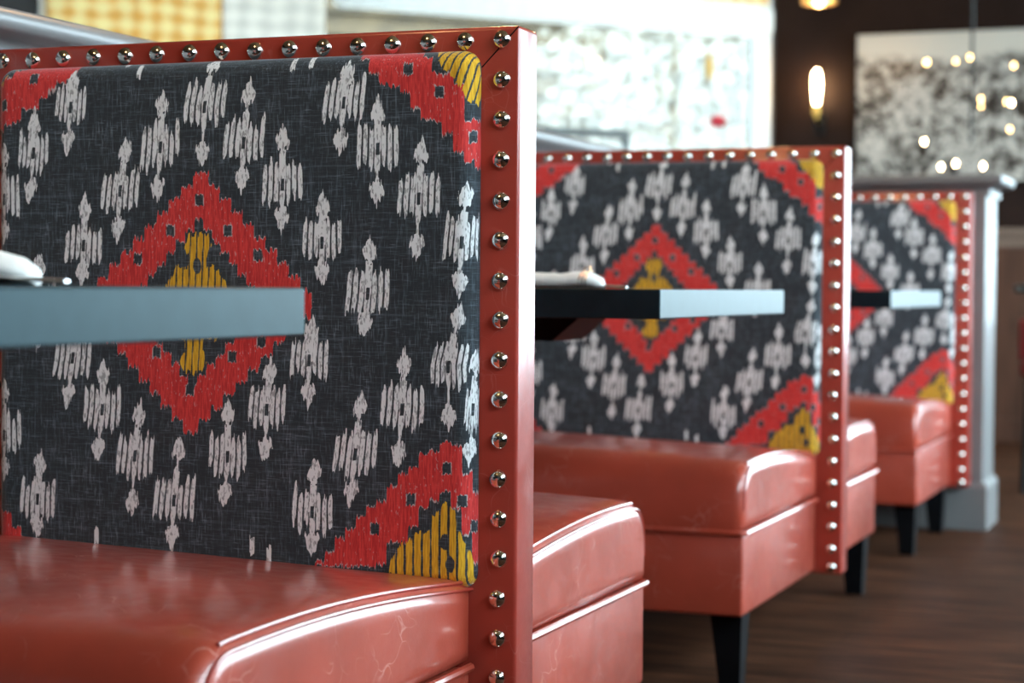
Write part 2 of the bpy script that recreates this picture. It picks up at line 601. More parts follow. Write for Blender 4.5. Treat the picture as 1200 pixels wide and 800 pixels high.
wbox(mb, 0.842, 0.866, SWZ0 + .04, 1.532, -.06, -.02)
wbox(mb, 1.10, 1.112, SWZ0 + .04, 1.532, -.05, -.03)
mb.build('vent_sash', M['sash'], win)
portal('slanted_window_daylight', W((SW0 + SW1) / 2, (SWZ0 + SWZ1) / 2, -.16), WN, SW1 - SW0, SWZ1 - SWZ0)

# shades and the white cassette on the slanted window
e = tag(wlocal('woven_shade', 3.78, 0), 'golden woven fibre window shade with a grid weave, lit from outside', 'window shade')
MB().box(0, 0.79, -.045, -.040, .95, 2.62).build('shade_cloth', M['woven'], e)
MB().box(0, 0.79, -.075, -.015, 2.60, 2.68, .01).build('head_rail', M['white'], e)
MB().box(0, 0.79, -.052, -.030, .93, .955, .004).build('bottom_bar', M['white'], e)
e = tag(wlocal('sheer_shade', 2.985, 0), 'white sheer window shade next to the golden woven one', 'window shade')
MB().box(0, 0.49, -.055, -.051, .95, 2.62).build('shade_cloth', M['sheer'], e)
MB().box(0, 0.49, -.085, -.025, 2.60, 2.68, .01).build('head_rail', M['white'], e)
MB().box(0, 0.49, -.062, -.042, .93, .955, .004).build('bottom_bar', M['white'], e)
e = tag(wlocal('shade_cassette', 2.46, 0), 'long white rounded shade cassette across the top of the bright window', 'shade cassette')
MB().box(0, 2.385, -.14, -.03, 2.066, 2.232, .045, 5).build('housing', M['lucent'], e, 50)
MB().box(0.02, 2.365, -.09, -.085, 2.225, 2.62).build('woven_valance', M['woven'], e)
e = tag(wlocal('spotlight', 1.95, 0, .42), 'small black spotlight head tipped down above the white shade cassette', 'spotlight')
b = MB().tube([(-.03, 0, 2.13), (.05, 0, 2.24)], .042, 20).build('lamp_head', M['black_metal'], e, True)
MB().tube([(.02, 0, 2.2), (.02, 0, 2.40), (.02, 0, CEIL)], .008, 8).build('stem', M['black_metal'], e, True)
# hanging garden ornament in the bright window
e = tag(wlocal('hanging_ornament', .51, 0, .2), 'yellow glass drop on a cord with a red flower below, hanging in bright window', 'ornament')
prof = [(.004, 1.812), (.014, 1.82), (.018, 1.85), (.019, 1.89), (.014, 1.925), (.006, 1.945), (.003, 1.96)]
MB().lathe(prof, 16).build('glass_drop', M['yellow_glass'], e, True)
MB().tube([(.05, 0, 1.63), (.02, 0, 1.72), (.001, 0, 1.815)], .0018, 6).build('cord', M['black_metal'], e)
MB().tube([(0, 0, 1.95), (0, 0, CEIL)], .0012, 6).build('cord', M['black_metal'], e)
mb = MB()
for k in range(7):
    a = k * 2 * PI / 7
    mb.tube([(.055, 0, 1.61), (.055 + .034 * math.cos(a), .01 * math.sin(2 * a), 1.61 + .024 * math.sin(a)), (.055 + .056 * math.cos(a), 0, 1.61 + .036 * math.sin(a))], .01, 8, radii=[.009, .017, .004])
mb.build('flower', M['red_petal'], e, True)

# outside: neighbouring building and a blossom tree
e = tag(wlocal('neighbouring_building', 0, 0, -6.5), 'white building with a golden shingled upper storey seen through the bright window', 'building')
MB().box(-9, 12, 0, .3, -.1, 2.05).build('stucco_wall', M['stucco'], e)
mb = MB()
for k in range(14):
    mb.add([(-9, -.03, 2.05 + .2 * k), (12, -.03, 2.05 + .2 * k), (12, .05, 2.27 + .2 * k), (-9, .05, 2.27 + .2 * k)], [(0, 1, 2, 3)])
mb.box(-9, 12, .06, .3, 2.05, 4.85)
mb.build('shingled_storey', M['shingle'], e, fix=False)
MB().box(-9.3, 12.3, -.5, .6, 4.85, 5.05).build('roof', M['stucco'], e)
e = tag(empty('blossom_tree', W(-1.7, -.1, -3.2)), 'pale blossom tree standing outside behind the bright window', 'tree')
MB().tube([(0, 0, 0), (.05, .02, .9), (-.03, .05, 1.7), (.05, 0, 2.6)], .08, 10, radii=[.11, .08, .065, .03]).build('trunk', M['bark'], e, True)
rnd = random.Random(3)
mb = MB()
for k in range(3200):
    while True:
        p = Vector((rnd.uniform(-1, 1), rnd.uniform(-1, 1), rnd.uniform(-1, 1)))
        if 0.25 < p.length < 1:
            break
    p = Vector((p.x * 1.5, p.y * 1.5, 2.35 + p.z * .95))
    a = Vector((rnd.gauss(0, 1), rnd.gauss(0, 1), rnd.gauss(0, 1))).normalized()
    u = a.orthogonal().normalized()
    w = a.cross(u)
    s = rnd.uniform(.03, .07)
    mb.add([p + u * s, p + w * s * .6, p - u * s, p - w * s * .6], [(0, 1, 2, 3)])
mb.build('foliage', M['leaf'], e, fix=False)

# picture and wall lamp on the back wall
e = tag(empty('framed_picture', (0, BACK, 0)), 'large black and white photo print hanging on the dark brown wall', 'picture')
PX0, PX1, PZ0, PZ1 = -1.083, 0.45, 1.315, 2.072
MB().box(PX0, PX1, -.045, -.006, PZ0, PZ1, .003).build('print', photo_mat(PZ0, PZ1), e)
mb = MB()
for a in ((PX0 - .006, PX0 + .002, PZ0, PZ1), (PX1 - .002, PX1 + .006, PZ0, PZ1), (PX0, PX1, PZ0 - .006, PZ0 + .002), (PX0, PX1, PZ1 - .002, PZ1 + .006)):
    mb.box(a[0], a[1], -.048, 0, a[2], a[3])
mb.build('edge_frame', M['black_wood'], e)
e = tag(empty('wall_sconce', (-1.278, BACK, -.026)), 'glowing slender bulb on a small holder on the dark brown wall', 'wall lamp')
MB().lathe([(.010, 1.735), (.014, 1.745), (.0145, 1.77), (.019, 1.80), (.022, 1.84), (.020, 1.88), (.016, 1.905), (.010, 1.918), (.003, 1.922)], 20, (0, -.09, 0)).build('bulb', M['bulb_hot'], e, True)
MB().lathe([(.016, 1.69), (.019, 1.70), (.019, 1.735), (.015, 1.742)], 18, (0, -.09, 0)).build('bulb_holder', M['brass'], e, True)
MB().tube([(0, -.09, 1.70), (0, -.09, 1.67), (0, -.05, 1.655), (0, -.008, 1.655)], .007, 10).build('arm', M['brass'], e, True)
MB().box(-.03, .03, -.012, 0, 1.60, 1.71, .004).build('back_plate', M['black_metal'], e)

# ------------------------------------------------------------------ grey half wall around the booths
HW_X, HW_Y = -0.778, 2 * PITCH_Y + 0.066
CAPZ = 1.132


def cap_profile(s):
    """(offset into the room, z): bullnose, cove, fillet"""
    pr = [(-.30, CAPZ)]
    pr += [(.040 + .012 * math.sin(a), CAPZ - .016 + .016 * math.cos(a)) for a in [k * PI / 8 for k in range(9)]]
    pr += [(.030 - .022 * math.sin(a), CAPZ - .036 - .018 * (1 - math.cos(a))) for a in [k * PI / 12 for k in range(7)]]
    pr += [(.012, CAPZ - .055), (.012, CAPZ - .068), (-.30, CAPZ - .068)]
    return [(s * a, z) for a, z in pr]


mb = MB()
T = 0.26
mb.box(HW_X - .16, HW_X, NEAR + .5, HW_Y + T, 0, CAPZ - .06)
mb.box(HW_X, 0.036, HW_Y, HW_Y + T, 0, CAPZ - .06, .004)
half = MB
hw = tag(empty('half_wall', (0, HW_Y, 0)), 'grey painted half wall with moulded cap ending in a post behind last booth', 'half wall')
o = mb.build('wall_panel', M['grey'])
o.parent = hw
o.matrix_parent_inverse = Matrix.Translation((0, -HW_Y, 0))


def cap_loop(z_off_list):
    """moulding that turns round the free end of the wall: front, end and rear"""
    vs, fs = [], []
    for off, z in z_off_list:
        yf, yb, xe = HW_Y - off, HW_Y + T + off, .036 + off
        vs += [(HW_X - .05, yf, z), (xe, yf, z), (xe, yb, z), (HW_X - .05, yb, z)]
    n = len(z_off_list)
    for i in range(n - 1):
        for k in range(3):
            fs.append((i * 4 + k, i * 4 + k + 1, (i + 1) * 4 + k + 1, (i + 1) * 4 + k))
    fs.append((0, 3, 2, 1))
    return vs, fs


prof = [(.040 + .012 * math.sin(a), CAPZ - .016 + .016 * math.cos(a)) for a in [k * PI / 8 for k in range(9)]]
prof += [(.030 - .022 * math.sin(a), CAPZ - .036 - .018 * (1 - math.cos(a))) for a in [k * PI / 12 for k in range(7)]]
prof += [(.012, CAPZ - .055), (.012, CAPZ - .068), (0, CAPZ - .068)]
mb = MB().add(*cap_loop(prof))
lp = [(HW_X + a, z) for a, z in prof] + [(HW_X - .2, CAPZ - .068), (HW_X - .2, CAPZ)]
mb.prism(lp, 'y', NEAR + .5, HW_Y + T + .04)
o = mb.build('cap_moulding', M['grey'], None, 35)
o.parent = hw
o.matrix_parent_inverse = Matrix.Translation((0, -HW_Y, 0))
pl = [(.014, 0), (.014, .135), (.010, .148), (.002, .156), (0, .156)]
vs, fs = [], []
for off, z in pl:
    vs += [(HW_X - .05, HW_Y - off, z), (.036 + off, HW_Y - off, z), (.036 + off, HW_Y + T + off, z), (HW_X - .05, HW_Y + T + off, z)]
for i in range(len(pl) - 1):
    for k in range(3):
        fs.append((i * 4 + k, i * 4 + k + 1, (i + 1) * 4 + k + 1, (i + 1) * 4 + k))
o = MB().add(vs, fs).build('plinth', M['grey'])
o.parent = hw
o.matrix_parent_inverse = Matrix.Translation((0, -HW_Y, 0))

# ------------------------------------------------------------------ ikat cloth
FX0, FX1, FZB, FZT, FR = -.734, -.049, .398, 1.047, .022
Q = PI * FR / 2
LX = (FX1 - FX0 - 2 * FR) + 2 * Q
LZ = (FZT - FZB - 2 * FR) + 2 * Q
MOTIF = [(122, 676, 119, 647, 115, 605, 24), (63, 624, 62, 589, 57, 542, 24), (14, 581, 14, 529, 14, 486, 27), (202, 587, 194, 538, 191, 492, 29), (256, 643, 254, 593, 250, 542, 29), (328, 695, 318, 642, 315, 584, 31), (381, 653, 374, 596, 372, 552, 30), (429, 594, 429, 543, 428, 501, 29), (518, 676, 513, 642, 509, 596, 29), (559, 627, 559, 585, 558, 534, 29), (617, 575, 614, 524, 612, 467, 29), (675, 525, 670, 471, 668, 425, 24), (485, 513, 484, 471, 484, 436, 28), (549, 457, 547, 409, 543, 372, 30), (141, 513, 139, 468, 137, 432, 29), (71, 439, 69, 394, 67, 349, 28), (126, 366, 123, 322, 116, 276, 29), (169, 301, 168, 256, 162, 207, 29), (223, 249, 217, 198, 213, 139, 28), (14, 270, 14, 217, 14, 173, 30), (72, 180, 68, 135, 67, 101, 28), (282, 205, 275, 143, 272, 97, 31), (353, 253, 353, 202, 349, 156, 28), (412, 305, 408, 263, 406, 215, 27), (470, 360, 467, 326, 466, 286, 27), (475, 185, 472, 138, 472, 102, 29), (537, 267, 531, 212, 526, 168, 30), (596, 321, 594, 269, 589, 215, 30), (666, 379, 654, 322, 655, 261, 24), (690, 323, 686, 271, 683, 223, 11)]
SMALL = [(442, 691), (467, 696), (198, 710), (221, 692), (159, 90), (388, 89), (412, 78)]
POLY = {'URred': [(518, 718), (523, 718), (546, 683), (561, 665), (583, 657), (599, 648), (611, 627), (624, 617), (646, 612), (655, 588), (674, 569), (706, 551), (706, 566), (706, 615), (690, 615), (676, 615), (674, 638), (668, 657), (655, 661), (650, 671), (634, 672), (633, 689), (618, 695), (595, 718)],
        'URyel': [(624, 718), (643, 680), (657, 665), (670, 650), (676, 640), (690, 633), (706, 648), (686, 698), (665, 718)],
        'ULred': [(42, 718), (134, 718), (128, 690), (113, 680), (92, 674), (89, 659), (71, 660), (69, 644), (47, 645), (43, 631), (26, 627), (-6, 610), (-6, 622), (-6, 671), (19, 684), (37, 703)],
        'ULyel': [(-6, 666), (15, 680), (23, 695), (39, 718), (36, 718), (23, 696), (19, 689)],
        'LRred': [(472, 70), (480, 73), (495, 86), (509, 104), (531, 123), (549, 145), (566, 153), (583, 175), (598, 192), (617, 200), (620, 214), (643, 219), (648, 228), (661, 229), (672, 221), (676, 197), (683, 187), (696, 163), (706, 93), (693, 83), (684, 112), (676, 125), (668, 146), (660, 158), (657, 171), (640, 165), (634, 152), (621, 149), (616, 128), (601, 122), (596, 105), (579, 105), (576, 87), (565, 76), (550, 73)],
        'LRyel': [(576, 66), (582, 87), (591, 101), (602, 107), (611, 116), (621, 120), (633, 121), (634, 138), (649, 155), (665, 147), (669, 125), (679, 105), (690, 83), (689, 52), (661, 37), (627, 40)],
        'LLred': [(-6, 133), (-6, 133), (-6, 115), (28, 112), (30, 96), (43, 92), (50, 77), (54, 48), (-6, 44)]}
DOTS = [(311, 523), (269, 485), (352, 484), (395, 454), (221, 449), (249, 330), (359, 326), (298, 283), (599, 678), (640, 650), (684, 595), (62, 684), (14, 650), (653, 197), (606, 158), (558, 120), (673, 160), (690, 128), (400, 346), (206, 364)]
YDOTS = [(651, 109), (658, 82), (308, 440)]
CEN = (306, 393)



def poly_sd(U, V, poly):
    """signed distance to a polygon in mm, positive inside"""
    p = np.array(poly, float)
    d2 = np.full(U.shape, 1e9)
    ins = np.zeros(U.shape, bool)
    for (ax, ay), (bx, by) in zip(p, np.roll(p, -1, 0)):
        ex, ey = bx - ax, by - ay
        L2 = ex * ex + ey * ey
        if L2 < 1e-9:
            continue
        t = np.clip(((U - ax) * ex + (V - ay) * ey) / L2, 0, 1)
        d2 = np.minimum(d2, (U - ax - t * ex) ** 2 + (V - ay - t * ey) ** 2)
        c = (ay > V) != (by > V)
        ins ^= c & (U < (bx - ax) * (V - ay) / (by - ay + 1e-12) + ax)
    d = np.sqrt(d2)
    return np.where(ins, d, -d)


def ikat_fields(U, V):
    """white, red and yellow dye areas of the cloth; U, V in mm along the cloth"""
    r = np.random.RandomState(11)
    ti = np.clip(((U + 20) / 1.5).astype(int), 0, 2000)
    j1 = (r.rand(2100) - .5)[ti]
    j2 = (r.rand(2100) - .5)[np.clip(((U + 20) / 4.5).astype(int), 0, 2000)]
    jr = j1 * 9 + j2 * 2
    Vj = V + jr
    # red
    cu, cv = CEN[0], CEN[1]
    du = U - (cu + 7 * (V - cv) / 158)
    dv = Vj - cv
    st = 17.0
    k = np.floor(np.abs(du) / st + .35)
    outer = np.minimum(160 * (1 - k * st / 166) + 4 - np.abs(dv), 166 - np.abs(du))
    k2 = np.floor(np.abs(du) / 13 + .5)
    inner = np.minimum(104 * (1 - k2 * 13 / 97) + 2 - np.abs(dv), 97 - np.abs(du))
    red = np.minimum(outer, -inner)
    for n in ('URred', 'ULred', 'LRred', 'LLred'):
        uq = (np.floor(U / 14) + .5) * 14
        red = np.maximum(red, poly_sd(uq, V + jr * .7, POLY[n]))
    for a, b in DOTS:
        red = np.minimum(red, np.maximum(np.abs(U - a) - 6.2, np.abs(V + j1 * 4 - b) - 7.2))
    # yellow
    adv = np.abs(dv)
    hwid = np.where(adv < 46, 58 - adv * .62, np.where(adv < 60, 13, np.where(adv < 88, 20 - np.abs(adv - 73) * .5, -20)))
    yel = hwid - np.abs(du)
    stripe = 3.6 - np.abs((du + 500) % 9.4 - 4.7)
    yel = np.minimum(np.minimum(yel, inner - 5), stripe)
    for n, per, sl in (('URyel', 11, -.35), ('LRyel', 11.5, 0), ('ULyel', 8, .4)):
        s = U + sl * V
        yel = np.maximum(yel, np.minimum(poly_sd(U, V + jr * .8, POLY[n]), per * .37 - np.abs(s % per - per / 2)))
    for a, b in YDOTS:
        yel = np.minimum(yel, np.hypot((U - a), (V - b) * .6) - 6)
    # white birds: drop, striped wings, drop
    white = np.full(U.shape, -20.0)
    rr = random.Random(5)
    for tu, tv, bu, bv, wu, wv, hw_ in MOTIF:
        sel = (np.abs(U - bu) < hw_ + 22) & (V < tv + 32) & (V > wv - 36)
        if not sel.any():
            continue
        u, v, vj = U[sel], V[sel], V[sel] + j1[sel] * 11
        ax = np.where(v > bv, bu + (v - bv) * (tu - bu) / (tv - bv + 1e-6), bu + (bv - v) * (wu - bu) / (bv - wv + 1e-6))
        lu = u - ax
        hb = min(27.5, .53 * (tv - wv) * .5 + 4)
        d = np.full(u.shape, -20.0)
        pitch = 2 * hw_ / 7
        for q in range(-3, 4):
            hl = hb * rr.uniform(.78, 1.04)
            oc = rr.uniform(-5, 5) + (2.5 if abs(q) == 3 else 0)
            hwd = pitch * .5 * .71
            if q == 0:
                hl, oc, hwd = hb * 1.12, -2, pitch * .46
            tap = hwd * np.clip(1.25 - .75 * (np.abs(vj - bv - oc) / hl) ** 3, 0, 1)
            lean = (v - bv) * .03 * q
            d = np.maximum(d, np.minimum(tap - np.abs(lu - q * pitch + lean * .3), hl - np.abs(vj - bv - oc)))
        d = np.maximum(d, np.minimum(4.6 - np.abs(lu), np.minimum(vj - bv, bv + hb + 9 - vj)))
        d = np.maximum(d, np.minimum(1.5 - np.abs(lu), np.minimum(tv - v, v - wv)))
        d = np.minimum(d, np.maximum(np.abs(lu) - 2.4, np.abs(v - bv + 2) - 7.5))
        y = vj - tv
        d = np.maximum(d, np.where(y > 0, 10.5 * (1 - np.clip(y / 20, 0, 3)) - np.abs(lu), 10.5 * np.sqrt(np.clip(1 - (y / 11) ** 2, 0, 1)) - .5 - np.abs(lu)))
        y = wv - vj
        d = np.maximum(d, np.where(y > 0, 11 * (1 - np.clip(y / 21, 0, 3)) - np.abs(lu), 11 * np.sqrt(np.clip(1 - (y / 10) ** 2, 0, 1)) - .5 - np.abs(lu)))
        white[sel] = np.maximum(white[sel], d)
    for a, b in SMALL:
        white = np.maximum(white, np.minimum(3.4 - np.abs(U - a), 11 - np.abs(V + j1 * 8 - b)))
    return white, red, yel


def arc(s, L):
    s2 = np.minimum(s, L - s)
    ph = np.clip(s2 / FR, 0, PI / 2)
    return np.where(s2 < Q, FR * (1 - np.cos(ph)), FR + s2 - Q), s < L / 2


def fabric_mesh():
    nu, nv = 620, 590
    sx, sz = np.meshgrid(np.linspace(0, LX, nu), np.linspace(0, LZ, nv))
    dx, lx = arc(sx, LX)
    dz, lz = arc(sz, LZ)
    a = np.maximum(0, 1 - dx / FR)
    b = np.maximum(0, 1 - dz / FR)
    q = np.hypot(a, b)
    k = np.where(q > 1, 1 / np.maximum(q, 1e-9), 1)
    a, b = a * k, b * k
    h = FR * np.sqrt(np.maximum(0, 1 - a * a - b * b))
    dx = np.where(dx < FR, FR * (1 - a), dx)
    dz = np.where(dz < FR, FR * (1 - b), dz)
    X = np.where(lx, FX0 + dx, FX1 - dx)
    Z = np.where(lz, FZB + dz, FZT - dz)
    co = np.stack([X, -h - .0005, Z], -1).reshape(-1, 3).astype(np.float32)
    idx = np.arange(nu * nv).reshape(nv, nu)
    quads = np.stack([idx[:-1, :-1], idx[:-1, 1:], idx[1:, 1:], idx[1:, :-1]], -1).reshape(-1, 4)
    me = bpy.data.meshes.new('fabric_panel')
    nf = len(quads)
    me.vertices.add(len(co))
    me.vertices.foreach_set('co', co.ravel())
    me.loops.add(nf * 4)
    me.loops.foreach_set('vertex_index', quads.ravel().astype(np.int32))
    me.polygons.add(nf)
    me.polygons.foreach_set('loop_start', np.arange(0, nf * 4, 4, dtype=np.int32))
    me.polygons.foreach_set('use_smooth', np.ones(nf, bool))
    me.update(calc_edges=True)
    w, r, y = ikat_fields(sx * 1000 - 12, sz * 1000 + 38)
    f = [np.clip(.5 + d / w_, 0, 1) for d, w_ in ((w, 5.0), (r, 8.0), (y, 5.0))]
    colr = np.stack([*f, np.ones_like(w)], -1).reshape(-1, 4).astype(np.float32)
    at = me.color_attributes.new('weave', 'FLOAT_COLOR', 'POINT')
    at.data.foreach_set('color', colr.ravel())
    me.materials.append(M['ikat'])
    return me


# ------------------------------------------------------------------ booth bench
FT = 0.062           # thickness of the back frame
SX0, SX1 = -.745, -.054
SD = .648            # seat depth
SZ0, SZ1 = .147, .302


def cushion_profile(inset=0.0):
    """(depth from the back, z) round the side of the cushion, crown and rolled front edge"""
    R = .064
    top = []
    for k in range(13):
        y = (SD - R) * k / 12
        top.append((y, .406 + .030 * math.sin(min(1, y / (SD - R)) * PI * .62)))
    zt = top[-1][1]
    for k in range(1, 10):
        a = k * PI / 18
        top.append((SD - R + R * math.sin(a), zt - R + R * math.cos(a)))
    pr = [(0, SZ1 + .004)] + top + [(SD + .003, (zt - R + SZ1) / 2 + .01), (SD - .001, SZ1 + .004)]
    if inset:
        n = len(pr)
        out = []
        for i in range(n):
            a, p, c = Vector(pr[i - 1]), Vector(pr[i]), Vector(pr[(i + 1) % n])
            e1, e2 = (p - a).normalized(), (c - p).normalized()
            n1, n2 = Vector((e1.y, -e1.x)), Vector((e2.y, -e2.x))      # inward for this winding
            bis = (n1 + n2).normalized()
            out.append(tuple(p + bis * (inset / max(.7, bis.dot(n1)))))
        pr = out
    return pr


def cushion(sgn, yb):
    """rolled cushion; sgn -1 faces the photographer's side, +1 the other"""
    r = .022
    ring = [(r * (1 - math.cos(a)), r * (1 - math.sin(a))) for a in [k * PI / 8 for k in range(5)]]
    ring = [(0, r + .007)] + ring
    n = 22
    stations = [(SX0 + d, i) for d, i in ring]
    stations += [(SX0 + r + (SX1 - SX0 - 2 * r) * k / n, 0) for k in range(1, n)]
    stations += [(SX1 - d, i) for d, i in reversed(ring)]
    vs, fs = [], []
    m = len(cushion_profile())
    for x, ins in stations:
        edge = min(x - SX0, SX1 - x)
        c = .026 * min(1, (SX1 - x) / .66) + .004 * min(1, edge / .03)
        for y, z in cushion_profile(ins):
            w = max(0, (z - SZ1 - .03) / .1)
            vs.append((x, yb + sgn * y, z + c * min(1, w)))
    for i in range(len(stations) - 1):
        for k in range(m):
            fs.append((i * m + k, i * m + (k + 1) % m, (i + 1) * m + (k + 1) % m, (i + 1) * m + k))
    fs.append(tuple(range(m)))
    fs.append(tuple((len(stations) - 1) * m + k for k in range(m)))
    mb = MB().add(vs, fs)
    mb.flat = [i for i, f in enumerate(fs) if len(f) > 4] + list(range(m)) + list(range((len(stations) - 2) * m, (len(stations) - 1) * m))
    return mb


def seat(parent, sgn, yb):
    c = cushion(sgn, yb).build('seat_cushion', M['leather'], parent, 50)
    pr = cushion_profile()[1:-1]
    nrm = []
    for i in range(len(pr)):
        (ya, za), (yc, zc) = pr[max(0, i - 1)], pr[min(len(pr) - 1, i + 1)]
        L = math.hypot(yc - ya, zc - za)
        nrm.append((-(zc - za) / L, (yc - ya) / L))
    for dx, dn in ((-.0030, -.0122), (-.0105, -.0040)):
        for xe, s in ((SX1, 1), (SX0, -1)):
            if s < 0 and dx < -.005:
                continue
            pts = []
            for (y, z), (ny, nz) in zip(pr, nrm):
                if dx < -.005 and y > SD - .05:
                    break
                pts.append((xe + s * dx, yb + sgn * (y + ny * dn), z + nz * dn + .004))
            MB().tube(pts, .0026, 8).build('piping', M['frame_leather'], c, True)
    y0, y1 = yb + sgn * .004, yb + sgn * (SD - .004)
    base = MB().box(SX0 + .003, SX1 - .003, min(y0, y1), max(y0, y1), SZ0, SZ1 + .002, .007, 3).build('seat_base', M['leather'], parent, 40)
    ye = yb + sgn * (SD - .001)
    MB().tube([(SX1 + .0, yb + sgn * .01, SZ1 + .003), (SX1 + .0, ye - sgn * .006, SZ1 + .003), (SX1 - .006, ye, SZ1 + .003), (SX0 + .006, ye, SZ1 + .003),
               (SX0, ye - sgn * .006, SZ1 + .003), (SX0, yb + sgn * .01, SZ1 + .003)], .0055, 8).build('piping', M['leather'], base, True)
    legs = []
    for x in (SX1 - .012, SX0 + .012):
        legs.append(leg(parent, x, yb + sgn * (SD - .035), -1 if x > -.4 else 1, -sgn))
    return [c, base] + legs


def leg(parent, x, y, sx, sy):
    """tapered block foot; x, y is its outer corner"""
    vs = []
    for z, w in ((0, .040), (SZ0 + .004, .062)):
        ox = x + sx * (.0 if z else .006)
        oy = y + sy * (0 if z else .012)
        vs += [(ox, oy, z), (ox + sx * w, oy, z), (ox + sx * w, oy + sy * w, z), (ox, oy + sy * w, z)]
    return MB().add(vs, [(0, 3, 2, 1), (4, 5, 6, 7), (0, 1, 5, 4), (1, 2, 6, 5), (2, 3, 7, 6), (3, 0, 4, 7)]).build('leg', M['black_wood'], parent)


NAIL = MB()
prof = [(.0116, 0.0)] + [(.0113 * math.cos(a), .0085 * math.sin(a)) for a in [k * PI / 2 / 9 for k in range(9)]] + [(.0004, .0085)]
NAIL.lathe(prof, 28)
nail_me = None


def nailhead(parent, x, z):
    global nail_me
    if nail_me is None:
        o = NAIL.build('nailhead', M['nickel'], parent, 60)
        nail_me = o.data
    else:
        o = bpy.data.objects.new('nailhead', nail_me)
        COL.objects.link(o)
        o.parent = parent
    r = rn.uniform(-.06, .06)
    o.location = (x + rn.uniform(-.0009, .0009), .0005, z + rn.uniform(-.0007, .0007))
    o.rotation_euler = (PI / 2 + rn.uniform(-.05, .05), r, rn.uniform(-.05, .05))
    return o


rn = random.Random(21)
booth = empty('booth_bench')
tag(booth, 'red leather booth bench in sharp focus, its ikat back filling most of the view', 'booth bench', 'booth benches')
frame = MB().box(-.774, 0, 0, FT, .1416, 1.0755, .005, 3).build('back_frame', M['frame_leather'], booth, 40)
for i in range(16):
    nailhead(frame, -.0235 - .0476 * i, 1.0590)
for i in range(1, 19):
    nailhead(frame, -.0235, 1.0590 - .0479 * i)
nailhead(frame, -.0235, 1.0590 - .0479 * 18 - .040)
for i in range(1, 19):
    nailhead(frame, -.774 + .0235, 1.0590 - .0479 * i)
MB().tube([(-.0485, -.0003, 1.0270), (-.0015, -.0003, 1.0740)], .0008, 6).build('mitre_seam', M['black_wood'], frame)
fab = bpy.data.objects.new('fabric_panel', fabric_mesh())
COL.objects.link(fab)
fab.parent = booth
seat(booth, -1, 0)
rear = seat(booth, 1, FT)
mid = copy_tree(booth)
mid.location = (-.004, PITCH_Y, 0)
mid['label'] = 'red leather booth bench in the middle of the three, between nearest and farthest'
last = copy_tree(booth, None, rear)
last.location = (0, 2 * PITCH_Y, 0)
last['label'] = 'farthest red leather booth bench, single-sided, backed against the grey half wall'
for y in (-.012,):
    for x, s in ((SX1 - .012, -1), (SX0 + .012, 1)):
        leg(last, x, y, s, -1)

near = copy_tree(booth)  # unseen booth, added for its shade and reflections on the nearest one
near.location = (0, -PITCH_Y, 0)
near['label'] = 'red leather booth bench outside the view, added for shade, backing the nearest table'

# ------------------------------------------------------------------ tables
def table():
    t = empty('dining_table')
    top = MB().box(-.772, 0, -.403, .403, .7175, .762, .002, 2).build('table_top', M['laminate'], t)
    poly = [(-.772, .56), (-.72, .56), (-.45, .675), (-.30, .675), (-.245, .718), (-.772, .718)]
    poly = [(-.772, .672), (-.295, .672), (-.24, .7178), (-.772, .7178)]
    MB().prism(poly, 'y', -.06, .10).build('bracket', M['black_wood'], t)
    return t


t1 = table()
t1.location = (0, -.951, 0)
tag(t1, 'dark table with glossy bluish edge in front of the nearest booth back', 'table', 'dark wall-hung tables')
t2 = copy_tree(t1)
t2.location = (0, .990, 0)
t2['label'] = 'dark table with black bracket below, in front of the middle booth'
t3 = copy_tree(t1)
t3.location = (0, .955 + PITCH_Y, 0)
t3['label'] = 'small dark table farthest away, in front of the booth by the half wall'


def napkin_roll(prof):
    e = empty('napkin_roll')
    mb = MB()
    # rolled cloth: squashed tube with a spiral lip
    n, L = 20, .19
    vs, fs = [], []
    for x, s in prof:
        for k in range(n):
            a = 2 * PI * k / n
            rr = s * (1 + .05 * math.sin(3 * a + x * 40))
            vs.append((x, .022 * rr * math.cos(a), .0136 * s + .0135 * s * math.sin(a)))
    for i in range(len(prof) - 1):
        for k in range(n):
            fs.append((i * n + k, i * n + (k + 1) % n, (i + 1) * n + (k + 1) % n, (i + 1) * n + k))
    fs += [tuple(range(n)), tuple((len(prof) - 1) * n + k for k in range(n))]
    MB().add(vs, fs).build('napkin', M['linen'], e, 60)
    return e


def tie(e, x0):
    mb = MB()
    for dx in (0, .006, .012):
        mb.tube([(x0 + dx + .003 * math.sin(a), .0235 * math.cos(a), .0152 + .0138 * math.sin(a)) for a in [k * PI / 10 for k in range(20)]], .0011, 6, True)
    mb.tube([(x0, 0, .028), (x0 + .003, .004, .036), (x0 + .012, .002, .038), (x0 + .014, 0, .028)], .0011, 6)
    mb.build('wire_tie', M['copper'], e, True)


def utensil(e, x0, x1, y, z0, z1):
    n = 10
    vs, fs = [], []
    for i in range(n + 1):
        t = i / n
        x = x0 + (x1 - x0) * t
        z = z0 + (z1 - z0) * t ** .6
        w = (.004 + .005 * t ** 2) * (1 if i < n else .6)
        for dy, dz in ((-w, 0), (0, .002), (w, 0), (0, -.002)):
            vs.append((x, y + dy, z + dz))
    for i in range(n):
        for k in range(4):
            fs.append((i * 4 + k, i * 4 + (k + 1) % 4, (i + 1) * 4 + (k + 1) % 4, (i + 1) * 4 + k))
    fs += [(0, 1, 2, 3), tuple(n * 4 + k for k in range(4))]
    MB().add(vs, fs).build('utensil_handle', M['steel'], e, True)


